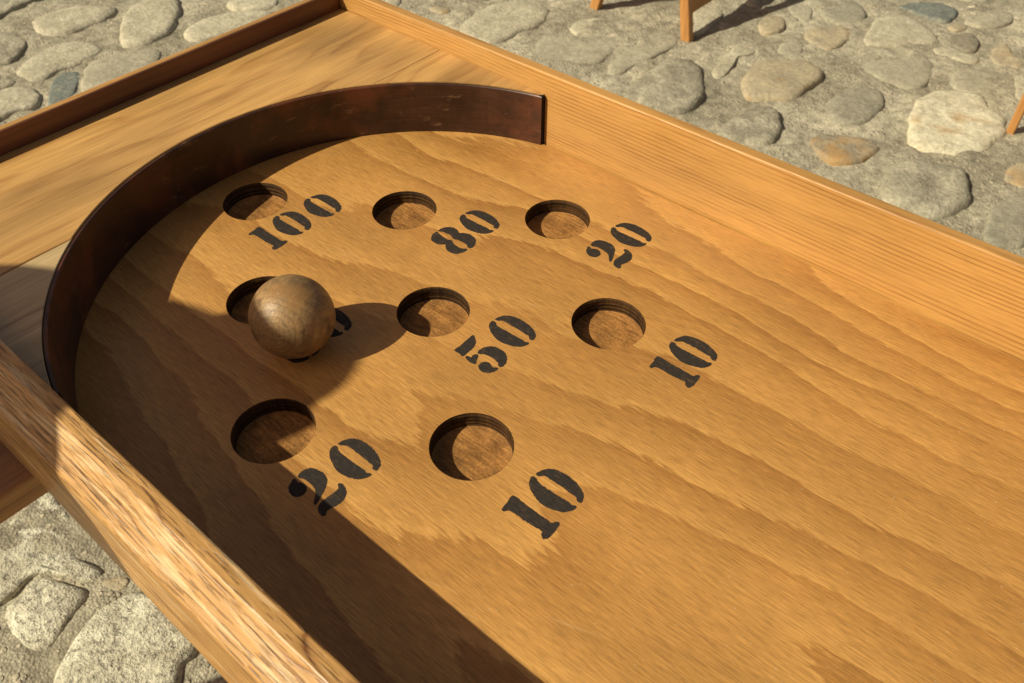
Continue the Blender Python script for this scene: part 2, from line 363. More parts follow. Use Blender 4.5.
# traced outlines in millimetres: digit shapes, where they sit by each pocket, cobble outlines on the ground
DATA = {"glyph": {"0": [[[-22.0, 1.7], [-20.5, 7.8], [-17.1, 13.0], [-11.2, 16.1], [-3.8, 17.3], [5.6, 16.8], [13.0, 14.7], [19.5, 11.1], [22.0, 6.8], [22.5, 3.3], [18.4, 2.9], [15.9, 5.3], [11.5, 5.2], [2.4, 5.6], [-6.5, 5.5], [-12.3, 5.2], [-15.7, 4.7], [-18.2, 2.1]],
[[-22.2, -1.3], [-18.6, -1.1], [-16.4, -2.9], [-11.4, -3.4], [-2.6, -3.2], [7.5, -2.8], [14.4, -2.3], [17.9, -3.0], [20.7, -1.1], [22.2, -2.0], [21.8, -6.2], [17.7, -12.0], [11.4, -15.1], [4.3, -17.2], [-3.1, -17.3], [-10.1, -15.1], [-16.3, -12.2], [-20.6, -8.4], [-22.5, -4.4]]], "1": [[[-22.6, 5.9], [-9.3, 5.8], [4.1, 5.8], [15.6, 6.0], [17.6, 8.9], [19.4, 10.2], [21.5, 8.5], [22.6, 0.8], [22.4, -6.1], [20.6, -9.2], [18.2, -8.8], [15.7, -6.7], [14.9, -4.8], [3.5, -6.0], [-6.8, -6.1], [-14.7, -6.4], [-17.2, -8.0], [-18.3, -10.2], [-21.0, -10.0], [-21.9, -2.5]]], "2": [[[-22.9, -5.3], [-19.5, -4.9], [-17.5, -5.7], [-15.4, -4.0], [-11.5, -3.2], [-8.0, -4.3], [-5.2, -7.7], [-5.2, -11.8], [-7.3, -15.3], [-11.3, -16.7], [-16.3, -15.6], [-19.8, -12.7], [-21.5, -9.1]],
[[-22.5, -1.5], [-23.4, 4.6], [-21.9, 8.9], [-18.3, 12.0], [-11.9, 13.5], [-6.0, 13.4], [-1.0, 10.9], [2.8, 6.6], [6.2, -0.5], [8.3, -5.2], [9.6, -8.1], [9.2, -10.9], [6.1, -8.7], [3.0, -4.8], [-0.4, -1.9], [-5.2, -0.3], [-10.6, 0.1], [-15.9, -0.2], [-19.5, -2.0]],
[[8.5, 14.0], [8.6, 16.0], [11.7, 16.7], [16.2, 15.5], [19.9, 12.9], [22.5, 8.6], [23.4, 4.4], [22.6, -1.1], [20.7, -7.5], [22.7, -10.6], [21.7, -13.7], [16.2, -13.0], [13.3, -10.6], [11.1, -6.0], [11.3, 0.6], [11.9, 6.9], [11.6, 11.6]]], "5": [[[-23.6, 13.3], [-18.7, 11.2], [-14.4, 6.9], [-12.2, 0.8], [-11.9, -6.7], [-12.2, -13.2], [-17.8, -12.9], [-23.7, -12.4], [-23.2, -5.2], [-23.9, 4.5]],
[[-9.7, -12.6], [-9.0, -9.8], [-5.6, -9.1], [-6.1, -5.8], [-4.5, -3.1], [-1.6, -3.5], [0.6, -8.2], [3.2, -12.5], [0.6, -14.1], [-4.0, -14.4]],
[[-5.1, -1.0], [-6.0, 5.0], [-4.0, 10.0], [-0.1, 13.9], [5.5, 15.9], [12.0, 15.9], [18.0, 13.2], [22.0, 8.9], [23.9, 4.0], [23.5, -1.0], [19.6, -0.7], [17.2, 1.6], [12.2, 2.8], [5.7, 2.7], [0.6, 1.2], [-2.2, -1.1]],
[[6.7, -12.8], [6.1, -8.5], [8.4, -4.8], [12.3, -3.7], [15.7, -5.2], [18.1, -5.7], [21.2, -3.0], [22.9, -5.4], [21.9, -10.1], [19.1, -14.0], [14.4, -15.9], [9.9, -15.4]]], "8": [[[-23.4, 0.5], [-23.2, 6.3], [-19.7, 12.3], [-14.2, 14.8], [-8.1, 14.5], [-3.8, 12.2], [-0.4, 15.2], [5.0, 17.7], [11.6, 17.4], [17.8, 14.8], [21.9, 9.5], [23.6, 4.2], [22.5, 0.7], [19.1, 0.3], [16.1, 2.6], [9.7, 3.0], [3.6, 2.7], [1.0, 1.4], [-2.7, 1.2], [-6.4, 3.0], [-12.2, 3.1], [-17.9, 2.2], [-21.5, 0.5]],
[[-23.2, -1.8], [-19.0, -2.7], [-15.1, -3.4], [-7.9, -4.2], [-4.5, -3.7], [-0.9, -2.1], [3.3, -4.4], [8.8, -5.6], [15.1, -5.6], [21.4, -2.1], [22.3, -6.5], [20.8, -11.6], [17.3, -15.9], [11.4, -17.7], [5.6, -16.9], [1.0, -14.1], [-1.6, -11.5], [-5.1, -15.1], [-11.2, -16.8], [-17.7, -15.5], [-21.0, -12.4], [-23.6, -6.7]]]}, "place": {"A": [["1", 64.1, -32.3, 0.993, 0.996], ["0", 63.2, -0.1, 1.015, 1.011], ["0", 63.7, 42.7, 1.011, 1.006]], "C": [["0", 354.7, 222.2, 0.981, 1.009], ["2", 355.3, 182.3, 1.016, 1.008]], "F": [["0", 498.5, 116.1, 0.974, 1.009], ["1", 499.3, 84.4, 0.978, 0.994]], "B": [["0", 216.6, 133.9, 1.017, 1.003], ["8", 217.0, 93.5, 1.01, 1.002]], "E": [["0", 353.7, 28.3, 1.036, 1.011], ["5", 353.3, -12.8, 1.006, 0.998]], "G": [["0", 352.7, -169.5, 1.019, 0.995], ["2", 353.5, -209.3, 1.005, 0.998]], "H": [["0", 498.0, -86.3, 1.007, 0.996], ["1", 498.4, -118.0, 1.011, 1.0]]}, "stones": [["pale", [[-2398, 689], [-2416, 738], [-2412, 788], [-2391, 844], [-2342, 904], [-2291, 929], [-2254, 913], [-2228, 870], [-2217, 817], [-2221, 760], [-2236, 704], [-2270, 666], [-2322, 665]]], ["pale", [[-2100, 480], [-2145, 550], [-2171, 625], [-2159, 693], [-2114, 731], [-2064, 740], [-2021, 728], [-2004, 686], [-1993, 624], [-2002, 563], [-1988, 508], [-2011, 474], [-2059, 470]]], ["slate", [[-1830, 438], [-1945, 508], [-1985, 548], [-1964, 596], [-1917, 590], [-1856, 541], [-1797, 479]]], ["smooth", [[-1825, 546], [-1962, 643], [-1973, 712], [-1951, 795], [-1918, 839], [-1870, 848], [-1820, 803], [-1752, 702], [-1728, 566]]], ["pale", [[-2035, 807], [-2153, 880], [-2230, 961], [-2252, 1039], [-2233, 1114], [-2165, 1113], [-2041, 1030], [-1981, 955], [-1961, 887], [-1972, 827], [-2004, 808]]], ["pale", [[-1996, 338], [-2023, 384], [-1998, 427], [-1955, 456], [-1890, 441], [-1859, 400], [-1869, 351], [-1872, 309], [-1876, 279]]], ["rough", [[-2405, 543], [-2395, 569], [-2369, 599], [-2277, 601], [-2213, 556], [-2170, 498], [-2177, 460], [-2210, 448]]], ["rough", [[-2532, 612], [-2536, 664], [-2553, 744], [-2566, 811], [-2639, 789], [-2683, 712]]], ["rough", [[-2137, 418], [-2109, 427], [-2088, 445], [-2028, 437], [-2034, 389], [-2054, 372]]], ["pale", [[-1929, 982], [-1959, 1045], [-1951, 1134], [-1909, 1216], [-1862, 1256], [-1816, 1267], [-1781, 1178], [-1799, 1075], [-1852, 971]]], ["pale", [[-2012, 1224], [-2008, 1306], [-1952, 1374], [-1870, 1325], [-1889, 1261], [-1957, 1213]]], ["pale", [[-1233, 1609], [-1271, 1722], [-1262, 1823], [-1228, 1900], [-1185, 1927], [-1119, 1926], [-1073, 1889], [-1049, 1801], [-1061, 1703], [-1068, 1604], [-1117, 1571], [-1188, 1578]]], ["pale", [[-951, 1858], [-964, 1919], [-930, 1975], [-858, 2000], [-806, 1990], [-792, 1949], [-837, 1920], [-883, 1872], [-915, 1836]]], ["smooth", [[-950, 1663], [-977, 1723], [-935, 1784], [-850, 1857], [-784, 1897], [-749, 1868], [-735, 1750], [-769, 1682], [-836, 1640], [-898, 1627]]], ["smooth", [[-667, 1700], [-699, 1749], [-712, 1866], [-723, 1974], [-692, 2034], [-646, 2039], [-607, 1989], [-616, 1899], [-628, 1794], [-637, 1710]]], ["rough", [[-531, 1598], [-562, 1700], [-567, 1785], [-557, 1870], [-513, 1915], [-465, 1902], [-401, 1823], [-355, 1734], [-349, 1646], [-374, 1598], [-448, 1588]]], ["pale", [[-620, 2096], [-685, 2201], [-686, 2294], [-623, 2309], [-596, 2240], [-588, 2123]]], ["pale", [[-420, 1910], [-435, 1974], [-445, 2045], [-454, 2118], [-440, 2163], [-410, 2173], [-383, 2130], [-386, 2079], [-406, 2046], [-389, 1982], [-380, 1914], [-398, 1891]]], ["ochre", [[-313, 1912], [-333, 1984], [-335, 2067], [-283, 2111], [-227, 2159], [-169, 2139], [-139, 2090], [-146, 2011], [-145, 1928], [-199, 1875], [-260, 1844]]], ["ochre", [[-311, 2324], [-317, 2388], [-278, 2439], [-229, 2472], [-194, 2424], [-193, 2341], [-211, 2276], [-267, 2286]]], ["smooth", [[-339, 2192], [-351, 2264], [-341, 2333], [-310, 2308], [-267, 2212], [-277, 2171], [-312, 2166]]], ["ochre", [[-479, 2304], [-483, 2373], [-434, 2396], [-397, 2338], [-405, 2279], [-435, 2262]]], ["smooth", [[-472, 2494], [-460, 2563], [-426, 2592], [-381, 2515], [-358, 2443], [-392, 2432]]], ["grey", [[-357, 2535], [-350, 2617], [-299, 2680], [-240, 2636], [-214, 2565], [-239, 2508], [-302, 2490]]], ["grey", [[-54, 1952], [-52, 2027], [-22, 2109], [28, 2133], [73, 2079], [86, 2000], [74, 1913], [25, 1880], [-33, 1917]]], ["pale", [[-139, 2404], [-167, 2516], [-183, 2610], [-153, 2672], [-98, 2692], [-45, 2655], [3, 2626], [41, 2573], [29, 2529], [-26, 2474], [-88, 2406]]], ["slate", [[-163, 2748], [-148, 2799], [-98, 2851], [-33, 2878], [10, 2848], [15, 2769], [-5, 2740], [-66, 2737]]], ["white", [[-17, 2930], [-4, 2971], [24, 2965], [47, 2926], [23, 2897]]], ["smooth", [[59, 2797], [67, 2878], [113, 2955], [156, 2953], [179, 2900], [156, 2827], [101, 2780]]], ["ochre", [[33, 2704], [30, 2745], [60, 2762], [81, 2736], [59, 2699]]], ["brown", [[63, 2609], [73, 2677], [116, 2705], [153, 2651], [157, 2589], [118, 2572]]], ["pale", [[52, 2516], [89, 2556], [149, 2550], [186, 2549], [192, 2508], [149, 2487], [92, 2486]]], ["ochre", [[218, 2577], [201, 2660], [228, 2699], [262, 2646], [308, 2606], [313, 2557], [277, 2534], [243, 2536]]], ["smooth", [[191, 2312], [166, 2394], [181, 2460], [234, 2467], [276, 2472], [303, 2407], [293, 2342], [246, 2309]]], ["pale", [[332, 2447], [321, 2496], [345, 2539], [389, 2481], [411, 2346], [372, 2354]]], ["smooth", [[-86, 2240], [-63, 2322], [-9, 2360], [18, 2438], [71, 2436], [116, 2336], [117, 2249], [94, 2209], [29, 2204], [-31, 2211]]], ["white", [[204, 1953], [175, 2034], [147, 2131], [152, 2192], [181, 2246], [235, 2292], [277, 2299], [312, 2260], [374, 2214], [399, 2171], [404, 2113], [395, 2055], [396, 2007], [362, 1964], [334, 1920], [303, 1927], [259, 1900], [229, 1914]]], ["rough", [[-223, 1601], [-216, 1708], [-206, 1787], [-164, 1823], [-113, 1779], [-78, 1692], [-87, 1613], [-152, 1597], [-195, 1593]]], ["rust", [[3, 1745], [28, 1799], [74, 1822], [120, 1844], [165, 1820], [156, 1749], [126, 1694], [82, 1687], [36, 1709]]], ["rough", [[234, 1690], [245, 1788], [290, 1840], [375, 1853], [414, 1815], [449, 1734], [441, 1674], [411, 1610], [345, 1579], [279, 1603]]], ["ochre", [[487, 1905], [478, 1971], [514, 2032], [555, 1978], [544, 1897], [499, 1887]]], ["grey", [[505, 1728], [524, 1811], [563, 1872], [614, 1783], [622, 1665], [576, 1602], [536, 1604], [517, 1675]]], ["pale", [[-349, -437], [-349, -416], [-362, -388], [-358, -370], [-317, -349], [-277, -334], [-261, -348], [-245, -389], [-238, -423], [-253, -446], [-284, -450], [-328, -447]]], ["pale", [[-378, -462], [-477, -415], [-488, -378], [-481, -349], [-445, -318], [-415, -300], [-364, -312], [-320, -304], [-303, -297], [-291, -309], [-292, -325], [-323, -340], [-366, -366], [-372, -389], [-364, -419], [-366, -438]]], ["rough", [[-187, -437], [-200, -404], [-220, -361], [-221, -307], [-200, -275], [-147, -265], [-77, -266], [-53, -278], [-38, -315], [-24, -346], [-105, -428], [-157, -448]]], ["pale", [[-503, -359], [-511, -333], [-513, -275], [-472, -275], [-420, -280], [-456, -306], [-479, -339]]], ["ochre", [[-273, -309], [-256, -280], [-239, -279], [-239, -301]]]]}

# ------------------------------------------------------------------ object helpers
def link(name, me, mat, parent=None, loc=(0, 0, 0), smooth=None):
    if mat is not None and not me.materials:
        me.materials.append(mat)
    if smooth is not None:
        for p in me.polygons:
            p.use_smooth = smooth
    o = bpy.data.objects.new(name, me)
    o.location = loc
    COL.objects.link(o)
    if parent is not None:
        o.parent = parent
    return o
def from_py(name, verts, faces):
    me = bpy.data.meshes.new(name)
    me.from_pydata([tuple(v) for v in verts], [], faces)
    bm = bmesh.new(); bm.from_mesh(me)
    bmesh.ops.recalc_face_normals(bm, faces=bm.faces)
    bm.to_mesh(me); bm.free()
    return me
def empty(name, loc, label, cat, group=None, rz=0.0):
    o = bpy.data.objects.new(name, None)
    o.empty_display_size = 0.1
    o.location = loc
    o.rotation_euler = (0, 0, rz)
    COL.objects.link(o)
    tag(o, label, cat, group)
    return o
def tag(o, label=None, cat=None, group=None, kind=None):
    for k, v in (('label', label), ('category', cat), ('group', group), ('kind', kind)):
        if v:
            o[k] = v
def bevel(me, width, seg=2, angle=30):
    bm = bmesh.new(); bm.from_mesh(me)
    es = [e for e in bm.edges if len(e.link_faces) == 2 and e.calc_face_angle(0) > R(angle)]
    bmesh.ops.bevel(bm, geom=es, offset=width, segments=seg, profile=0.5, affect='EDGES', clamp_overlap=True)
    bm.to_mesh(me); bm.free()
    return me
def prism(name, prof, axis, lo, hi, cuts=1):
    """closed profile (pairs in the two other axes) swept along an axis"""
    v, f = [], []
    n = len(prof)
    for i in range(cuts + 1):
        t = lo + (hi - lo) * i / cuts
        for a, b in prof:
            p = [a, b]; p.insert(axis, t); v.append(p)
    for i in range(cuts):
        for j in range(n):
            k = (j + 1) % n
            f.append((i * n + j, i * n + k, (i + 1) * n + k, (i + 1) * n + j))
    f.append(tuple(range(n))); f.append(tuple(range(cuts * n, cuts * n + n)))
    return from_py(name, v, f)
def extrude_poly(name, loops, z0, z1):
    """flat polygon with holes (first loop outer), given thickness z0..z1, walls included"""
    cu = bpy.data.curves.new(name, 'CURVE')
    cu.dimensions = '2D'; cu.fill_mode = 'BOTH'
    cu.extrude = abs(z1 - z0) / 2
    for lp in loops:
        sp = cu.splines.new('POLY')
        sp.points.add(len(lp) - 1)
        for p, (x, y) in zip(sp.points, lp):
            p.co = (x, y, 0, 1)
        sp.use_cyclic_u = True
    tmp = bpy.data.objects.new("tmp", cu)
    COL.objects.link(tmp)
    dg = bpy.context.evaluated_depsgraph_get()
    me = bpy.data.meshes.new_from_object(tmp.evaluated_get(dg))
    bpy.data.objects.remove(tmp); bpy.data.curves.remove(cu)
    me.materials.clear()
    for v in me.vertices:
        v.co.z += (z0 + z1) / 2
    bm = bmesh.new(); bm.from_mesh(me)
    bmesh.ops.remove_doubles(bm, verts=bm.verts, dist=1e-6)
    bmesh.ops.recalc_face_normals(bm, faces=bm.faces)
    bm.to_mesh(me); bm.free()
    return me
def box(name, c, s, bev=0.002):
    x, y, z = (q / 2 for q in s)
    v = [(c[0] + i * x, c[1] + j * y, c[2] + k * z) for i in (-1, 1) for j in (-1, 1) for k in (-1, 1)]
    me = from_py(name, v, [(0, 1, 3, 2), (4, 6, 7, 5), (0, 4, 5, 1), (2, 3, 7, 6), (0, 2, 6, 4), (1, 5, 7, 3)])
    return bevel(me, bev) if bev else me
def bar(name, p, q, w, d, side, bev=0.003, w2=None):
    """square bar from p to q, w across, d along side"""
    p, q, side = Vector(p), Vector(q), Vector(side)
    ax = (q - p).normalized()
    s1 = (side - ax * side.dot(ax)).normalized(); s2 = ax.cross(s1)
    v = []
    for o, ww in ((p, w2 or w), (q, w)):
        for i, j in ((-1, -1), (1, -1), (1, 1), (-1, 1)):
            v.append(o + s1 * i * d / 2 * (ww / w) + s2 * j * ww / 2)
    return bevel(from_py(name, v, [(0, 1, 2, 3), (4, 7, 6, 5), (0, 4, 5, 1), (1, 5, 6, 2), (2, 6, 7, 3), (3, 7, 4, 0)]), bev)

# ------------------------------------------------------------------ the ground: mortar bed and cobbles
X0, X1, Y0, Y1, ST = -3.4, 2.6, -1.6, 3.4, 0.0145
nx, ny = int((X1 - X0) / ST) + 1, int((Y1 - Y0) / ST) + 1
gv, gf = [], []
for i in range(nx):
    for j in range(ny):
        x, y = X0 + i * ST, Y0 + j * ST
        e = min(1.0, min(i, j, nx - 1 - i, ny - 1 - j) / 8.0)
        h = 0.004 + 0.008 * mnoise.noise((x * 2.3, y * 2.3, 0.3)) + 0.010 * mnoise.noise((x * 9, y * 9, 4.3)) + 0.0055 * mnoise.noise((x * 21, y * 21, 9.3)) + 0.0035 * mnoise.noise((x * 46, y * 46, 2.3))
        gv.append((x, y, h * e))
for i in range(nx - 1):
    for j in range(ny - 1):
        a = i * ny + j
        gf.append((a, a + ny, a + ny + 1, a + 1))
B = 90.0
xe, ye = X0 + (nx - 1) * ST, Y0 + (ny - 1) * ST
nb = len(gv)
gv += [(-B, -B, 0), (B, -B, 0), (B, B, 0), (-B, B, 0), (X0, Y0, 0), (xe, Y0, 0), (xe, ye, 0), (X0, ye, 0)]
gf += [(nb, nb + 1, nb + 5, nb + 4), (nb + 1, nb + 2, nb + 6, nb + 5), (nb + 2, nb + 3, nb + 7, nb + 6), (nb + 3, nb, nb + 4, nb + 7)]
ground = link("ground", from_py("ground", gv, gf), M_mortar, smooth=True)
tag(ground, "sandy grey mortar bed set with river cobbles", kind='structure')

def outline(poly, n):
    """closed smooth outline with n points through a traced polygon"""
    m = len(poly)
    pts = []
    for i in range(m):
        p0, p1, p2, p3 = (Vector(poly[(i + k) % m]) for k in (-1, 0, 1, 2))
        for s in range(8):
            t = s / 8
            pts.append(0.5 * ((2 * p1) + (p2 - p0) * t + (2 * p0 - 5 * p1 + 4 * p2 - p3) * t * t + (3 * p1 - p0 - 3 * p2 + p3) * t ** 3))
    ln = [0.0]
    for i in range(len(pts)):
        ln.append(ln[-1] + (pts[(i + 1) % len(pts)] - pts[i]).length)
    out = []
    j = 0
    for k in range(n):
        d = ln[-1] * k / n
        while ln[j + 1] < d:
            j += 1
        t = (d - ln[j]) / max(1e-9, ln[j + 1] - ln[j])
        out.append(pts[j].lerp(pts[(j + 1) % len(pts)], t))
    return out
def cobble_geo(poly, kind, seed, n=36, rings=((1.08, -0.05), (1.03, 0.15), (0.995, 0.50), (0.945, 0.76), (0.86, 0.92), (0.68, 0.99), (0.42, 1.0), (0.16, 1.0))):
    pts = outline(poly, n)
    c = sum(pts, Vector((0, 0))) / n
    rad = sum((p - c).length for p in pts) / n
    rmin = min((p - c).length for p in pts)
    hgt = min(0.020, 0.045 * rad + 0.08 * rmin + 0.005)
    if kind in ('slate', 'brown', 'smooth'):
        hgt *= 0.75
    if kind in ('rough', 'lichen'):
        hgt *= 1.35
    amp = {'rough': 0.3, 'lichen': 0.35, 'pale': 0.16, 'rust': 0.35}.get(kind, 0.12)
    v, f = [], []
    for s, hh in rings:
        for k, p in enumerate(pts):
            d = p - c
            jx = 1.02 + (0.07 * mnoise.noise((d.x * 26 + seed, d.y * 26, seed * 1.7)) + 0.05 * mnoise.noise((d.x * 70 + seed, d.y * 70, seed))) * (s > 0.3)
            x, y = d.x * s * jx, d.y * s * jx
            nz = mnoise.noise((x / rad * 1.6 + seed * 3.1, y / rad * 1.6, 0.5)) * 0.6 + mnoise.noise((x / rad * 4.5, y / rad * 4.5 + seed, 1.5)) * 0.4
            z = hgt * hh * (1 + amp * 2 * nz) if hh > 0 else -0.03 if hh < 0 else -0.008
            v.append((x, y, z))
    m = len(rings)
    for i in range(m - 1):
        for k in range(n):
            k2 = (k + 1) % n
            f.append((i * n + k, i * n + k2, (i + 1) * n + k2, (i + 1) * n + k))
    v.append((0, 0, hgt)); last = len(v) - 1
    for k in range(n):
        f.append(((m - 1) * n + k, (m - 1) * n + (k + 1) % n, last))
    return c, v, f
centres = []
for i, (kind, poly) in enumerate(DATA['stones']):
    kind = 'lichen' if i in (42, 43, 44, 45) else kind
    poly = [(x / 1000, y / 1000) for x, y in poly]
    c, v, f = cobble_geo(poly, kind, i * 1.37 + 0.5)
    centres.append((c.x, c.y, max((Vector(p) - c).length for p in poly)))
    link("cobble", from_py("cobble", v, f), M_stone[kind], ground, (c.x, c.y, 0.0), True)

# cobbles beyond the table and round about: too many and too hidden to pick apart, one joined part
rng = random.Random(11)
av, af, am = [], [], []
placed = list(centres)
tries = 0
kinds = ['pale', 'smooth', 'rough', 'grey', 'ochre']
def in_view(x, y, margin):
    d = Vector((x, y, 0)) - CAM
    z = d.dot(fw)
    if z < 0.1:
        return False
    px, py = 512 + 849.57 * d.dot(ri2) / z, 341.5 - 849.57 * d.dot(up2) / z
    return -margin < px < 1024 + margin and -margin < py < 683 + margin
while tries < 9000 and len(placed) < 520:
    tries += 1
    x, y = rng.uniform(-3.6, 3.2), rng.uniform(-2.0, 4.2)
    r = rng.choice((0.05, 0.07, 0.09, 0.11, 0.13)) * rng.uniform(0.8, 1.2)
    small = in_view(x, y, 60)
    if small:
        r = rng.choice((0.015, 0.022, 0.032, 0.045, 0.055))
    if any((x - a) ** 2 + (y - b) ** 2 < (r + q * (0.95 if small else 0.9) + 0.006) ** 2 for a, b, q in placed):
        continue
    placed.append((x, y, r))
    th0 = rng.uniform(0, 6.28); el = rng.uniform(0.6, 0.95)
    poly = []
    for k in range(9):
        t = k / 9 * 6.283
        rr = r * rng.uniform(0.85, 1.0)
        u, w = rr * math.cos(t), rr * math.sin(t) * el
        poly.append((x + u * math.cos(th0) - w * math.sin(th0), y + u * math.sin(th0) + w * math.cos(th0)))
    kd = rng.choice(kinds)
    c, v, f = cobble_geo(poly, kd, rng.uniform(0, 99), 18, ((1.08, -0.05), (1.0, 0.1), (0.95, 0.45), (0.78, 0.85), (0.4, 1.0)))
    o = len(av)
    av += [(p[0] + c.x, p[1] + c.y, p[2]) for p in v]
    af += [tuple(q + o for q in g) for g in f]
    am += [kinds.index(kd)] * len(f)
me = from_py("small_cobbles", av, af)
for kd in kinds:
    me.materials.append(M_stone[kd])
for p, mi in zip(me.polygons, am):
    p.material_index = mi
fill = link("small_cobbles", me, None, ground, smooth=True)
tag(fill, kind='stuff')

# ------------------------------------------------------------------ the game table (local z = 0 is the playing field)
S_, W_ = 0.138957, 0.096809                   # pitch of the pockets along and across the table
VR, VL, H, HD = 0.30284, -0.31014, 0.09144, 0.06536
UE, UP = -0.18755, 1.62                       # inner faces of the far and the player's end boards
AC, AR = (0.2477, -0.0033), 0.3124            # the arch: centre and radius
PR, PD = 0.035, 0.0165                        # pocket radius and depth
pockets = {'A': (0, 0), 'B': (1, 1), 'C': (2, 2), 'D': (1, -1), 'E': (2, 0), 'F': (3, 1), 'G': (2, -2), 'H': (3, -1)}
table = empty("game_table", (0.7, 0.0, 0.0), "varnished wooden bowling game table with numbered pockets under a dark arch", "game table")
def tp(name, me, mat, smooth=None):
    return link(name, me, mat, table, (-0.7, 0.0, Z0), smooth)
def circle(c, r, n=72):
    return [(c[0] + r * math.cos(2 * math.pi * k / n), c[1] + r * math.sin(2 * math.pi * k / n)) for k in range(n)]

loops = [[(UE + 0.001, VL + 0.0007), (UP - 0.001, VL + 0.0007), (UP - 0.001, VR - 0.0013), (UE + 0.001, VR - 0.0013)]]
for k, (i, j) in pockets.items():
    loops.append(circle((i * S_, j * W_), PR + 0.0006))
fm = extrude_poly("playing_field", loops, -0.0180, 0.0)
bm = bmesh.new(); bm.from_mesh(fm)
es = [e for e in bm.edges if all(abs(v.co.z) < 1e-5 and (v.co.y > VR - 0.002 or v.co.y < VL + 0.002) for v in e.verts) and len(e.link_faces) == 2 and e.calc_face_angle(0) > 1.0]
bmesh.ops.bevel(bm, geom=es, offset=0.0016, segments=1, affect='EDGES')
bm.to_mesh(fm); bm.free()
tp("playing_field", fm, M_field, False)
tp("bottom_board", box("bottom_board", ((UE + UP) / 2, (VL + VR) / 2, -0.0235), (UP - UE - 0.004, VR - VL - 0.004, 0.009), 0), M_beam)

def pocket_mesh(seed):
    n = 72
    lv = [(PR + 0.0006, -0.0002), (PR + 0.0001, -0.0009), (PR, -0.0035), (PR - 0.0005, -0.0040), (PR, -0.0047), (PR, -0.0080), (PR - 0.0005, -0.0086), (PR, -0.0093), (PR, -0.0125), (PR - 0.0004, -0.0130), (PR, -0.0136), (PR - 0.0006, -PD + 0.0004), (PR - 0.0012, -PD), (PR * 0.6, -PD), (PR * 0.25, -PD)]
    v, f = [], []
    for r, z in lv:
        for k in range(n):
            t = 2 * math.pi * k / n
            e = 0.00035 * mnoise.noise((math.cos(t) * 6 + seed, math.sin(t) * 6, z * 900)) * (-PD + 0.001 < z < -0.0005)
            v.append(((r + e) * math.cos(t), (r + e) * math.sin(t), z))
    for i in range(len(lv) - 1):
        for k in range(n):
            f.append((i * n + k, i * n + (k + 1) % n, (i + 1) * n + (k + 1) % n, (i + 1) * n + k))
    v.append((0, 0, -PD))
    for k in range(n):
        f.append(((len(lv) - 1) * n + k, (len(lv) - 1) * n + (k + 1) % n, len(v) - 1))
    me = bpy.data.meshes.new("pocket"); me.from_pydata(v, [], f)
    return me
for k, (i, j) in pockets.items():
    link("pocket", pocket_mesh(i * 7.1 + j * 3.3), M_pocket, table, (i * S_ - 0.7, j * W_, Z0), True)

# stencilled numbers, one mesh each, a film of paint on the field
def smooth_poly(pts, sharp):
    return [tuple(p) for p in outline(pts, max(24, len(pts) * 5))]
def round_corners(pts):
    out = []
    m = len(pts)
    for i in range(m):
        p0, p1, p2 = (Vector(pts[(i + k) % m]) for k in (-1, 0, 1))
        a = (p1 - p0).normalized(); b = (p2 - p1).normalized()
        out.append(p1)
    return out
NUM = {'A': '100', 'B': '80', 'C': '20', 'D': '80', 'E': '50', 'F': '10', 'G': '20', 'H': '10'}
DATA['place']['D'] = [['8', 213.0, -115.4, 1, 1], ['0', 212.6, -75.4, 1, 1]]
rj = random.Random(5)
for key in NUM:
    i, j = pockets[key]
    bm = bmesh.new()
    for g, gx, gy, su, sv in DATA['place'][key]:
        for poly in DATA['glyph'][g]:
            pts = [((gx + x * su) / 1000, (gy + y * sv) / 1000) for x, y in poly]
            pts = outline(pts, 72)
            pts = [p + Vector((rj.gauss(0, 0.00016), rj.gauss(0, 0.00016))) for p in pts]
            me = extrude_poly("glyph", [[(p.x, p.y) for p in pts]], 0.00005, 0.00022)
            bm.from_mesh(me); bpy.data.meshes.remove(me)
    me = bpy.data.meshes.new("stencil_number"); bm.to_mesh(me); bm.free()
    o = tp("stencil_number", me, M_paint, False)
    o['label'] = "black stencilled %s" % NUM[key]

# raised deck behind the arch: three boards cut to the curve
def arc(t0, t1, n, r=AR):
    return [(AC[0] + r * math.cos(t0 + (t1 - t0) * k / n), AC[1] + r * math.sin(t0 + (t1 - t0) * k / n)) for k in range(n + 1)]
RD = AR + 0.0008
US = 0.0012                                   # seam between the far deck board and the corner boards
def ang_at_u(u, sgn):
    return math.acos((u - AC[0]) / RD) * sgn
def ang_at_v(v):
    return math.asin((v - AC[1]) / RD)
aR, aL = ang_at_u(US, 1), -ang_at_u(US, 1)
vmaxR, vmaxL = VR - 0.0006, VL + 0.0006
tR = math.pi - ang_at_v(vmaxR); tL = -math.pi - ang_at_v(vmaxL)
deckA = [(UE + 0.0006, vmaxL), (UE + 0.0006, vmaxR), (US - 0.0006, vmaxR)] + arc(aR, 2 * math.pi + aL, 60, RD) + [(US - 0.0006, vmaxL)]
DZ = HD - 0.020
tp("deck_board", bevel(extrude_poly("deck_board", [deckA], DZ, HD), 0.0008, 1, 40), M_deck, False)
deckR = [(US + 0.0006, vmaxR)] + list(reversed(arc(tR, aR - 0.002, 24, RD)))[0:] if False else None
aRr = ang_at_u(US - 0.0003, 1)
tE = math.pi - math.asin((VR - 0.0070 - AC[1]) / (AR - 0.0035))
ex = AC[0] + (AR - 0.0035) * math.cos(tE)     # where the lining's face stops
ptsR = [p for p in arc(aRr, tR, 40, RD) if p[0] < ex - 0.0015]
ptsR.append((ex - 0.0012, vmaxR))
tp("deck_board", bevel(extrude_poly("deck_board", [[(US - 0.0003, vmaxR)] + ptsR], DZ, HD - 0.0005), 0.0006, 1, 40), M_deck, False)
ptsL = arc(-aRr, tL, 24, RD)
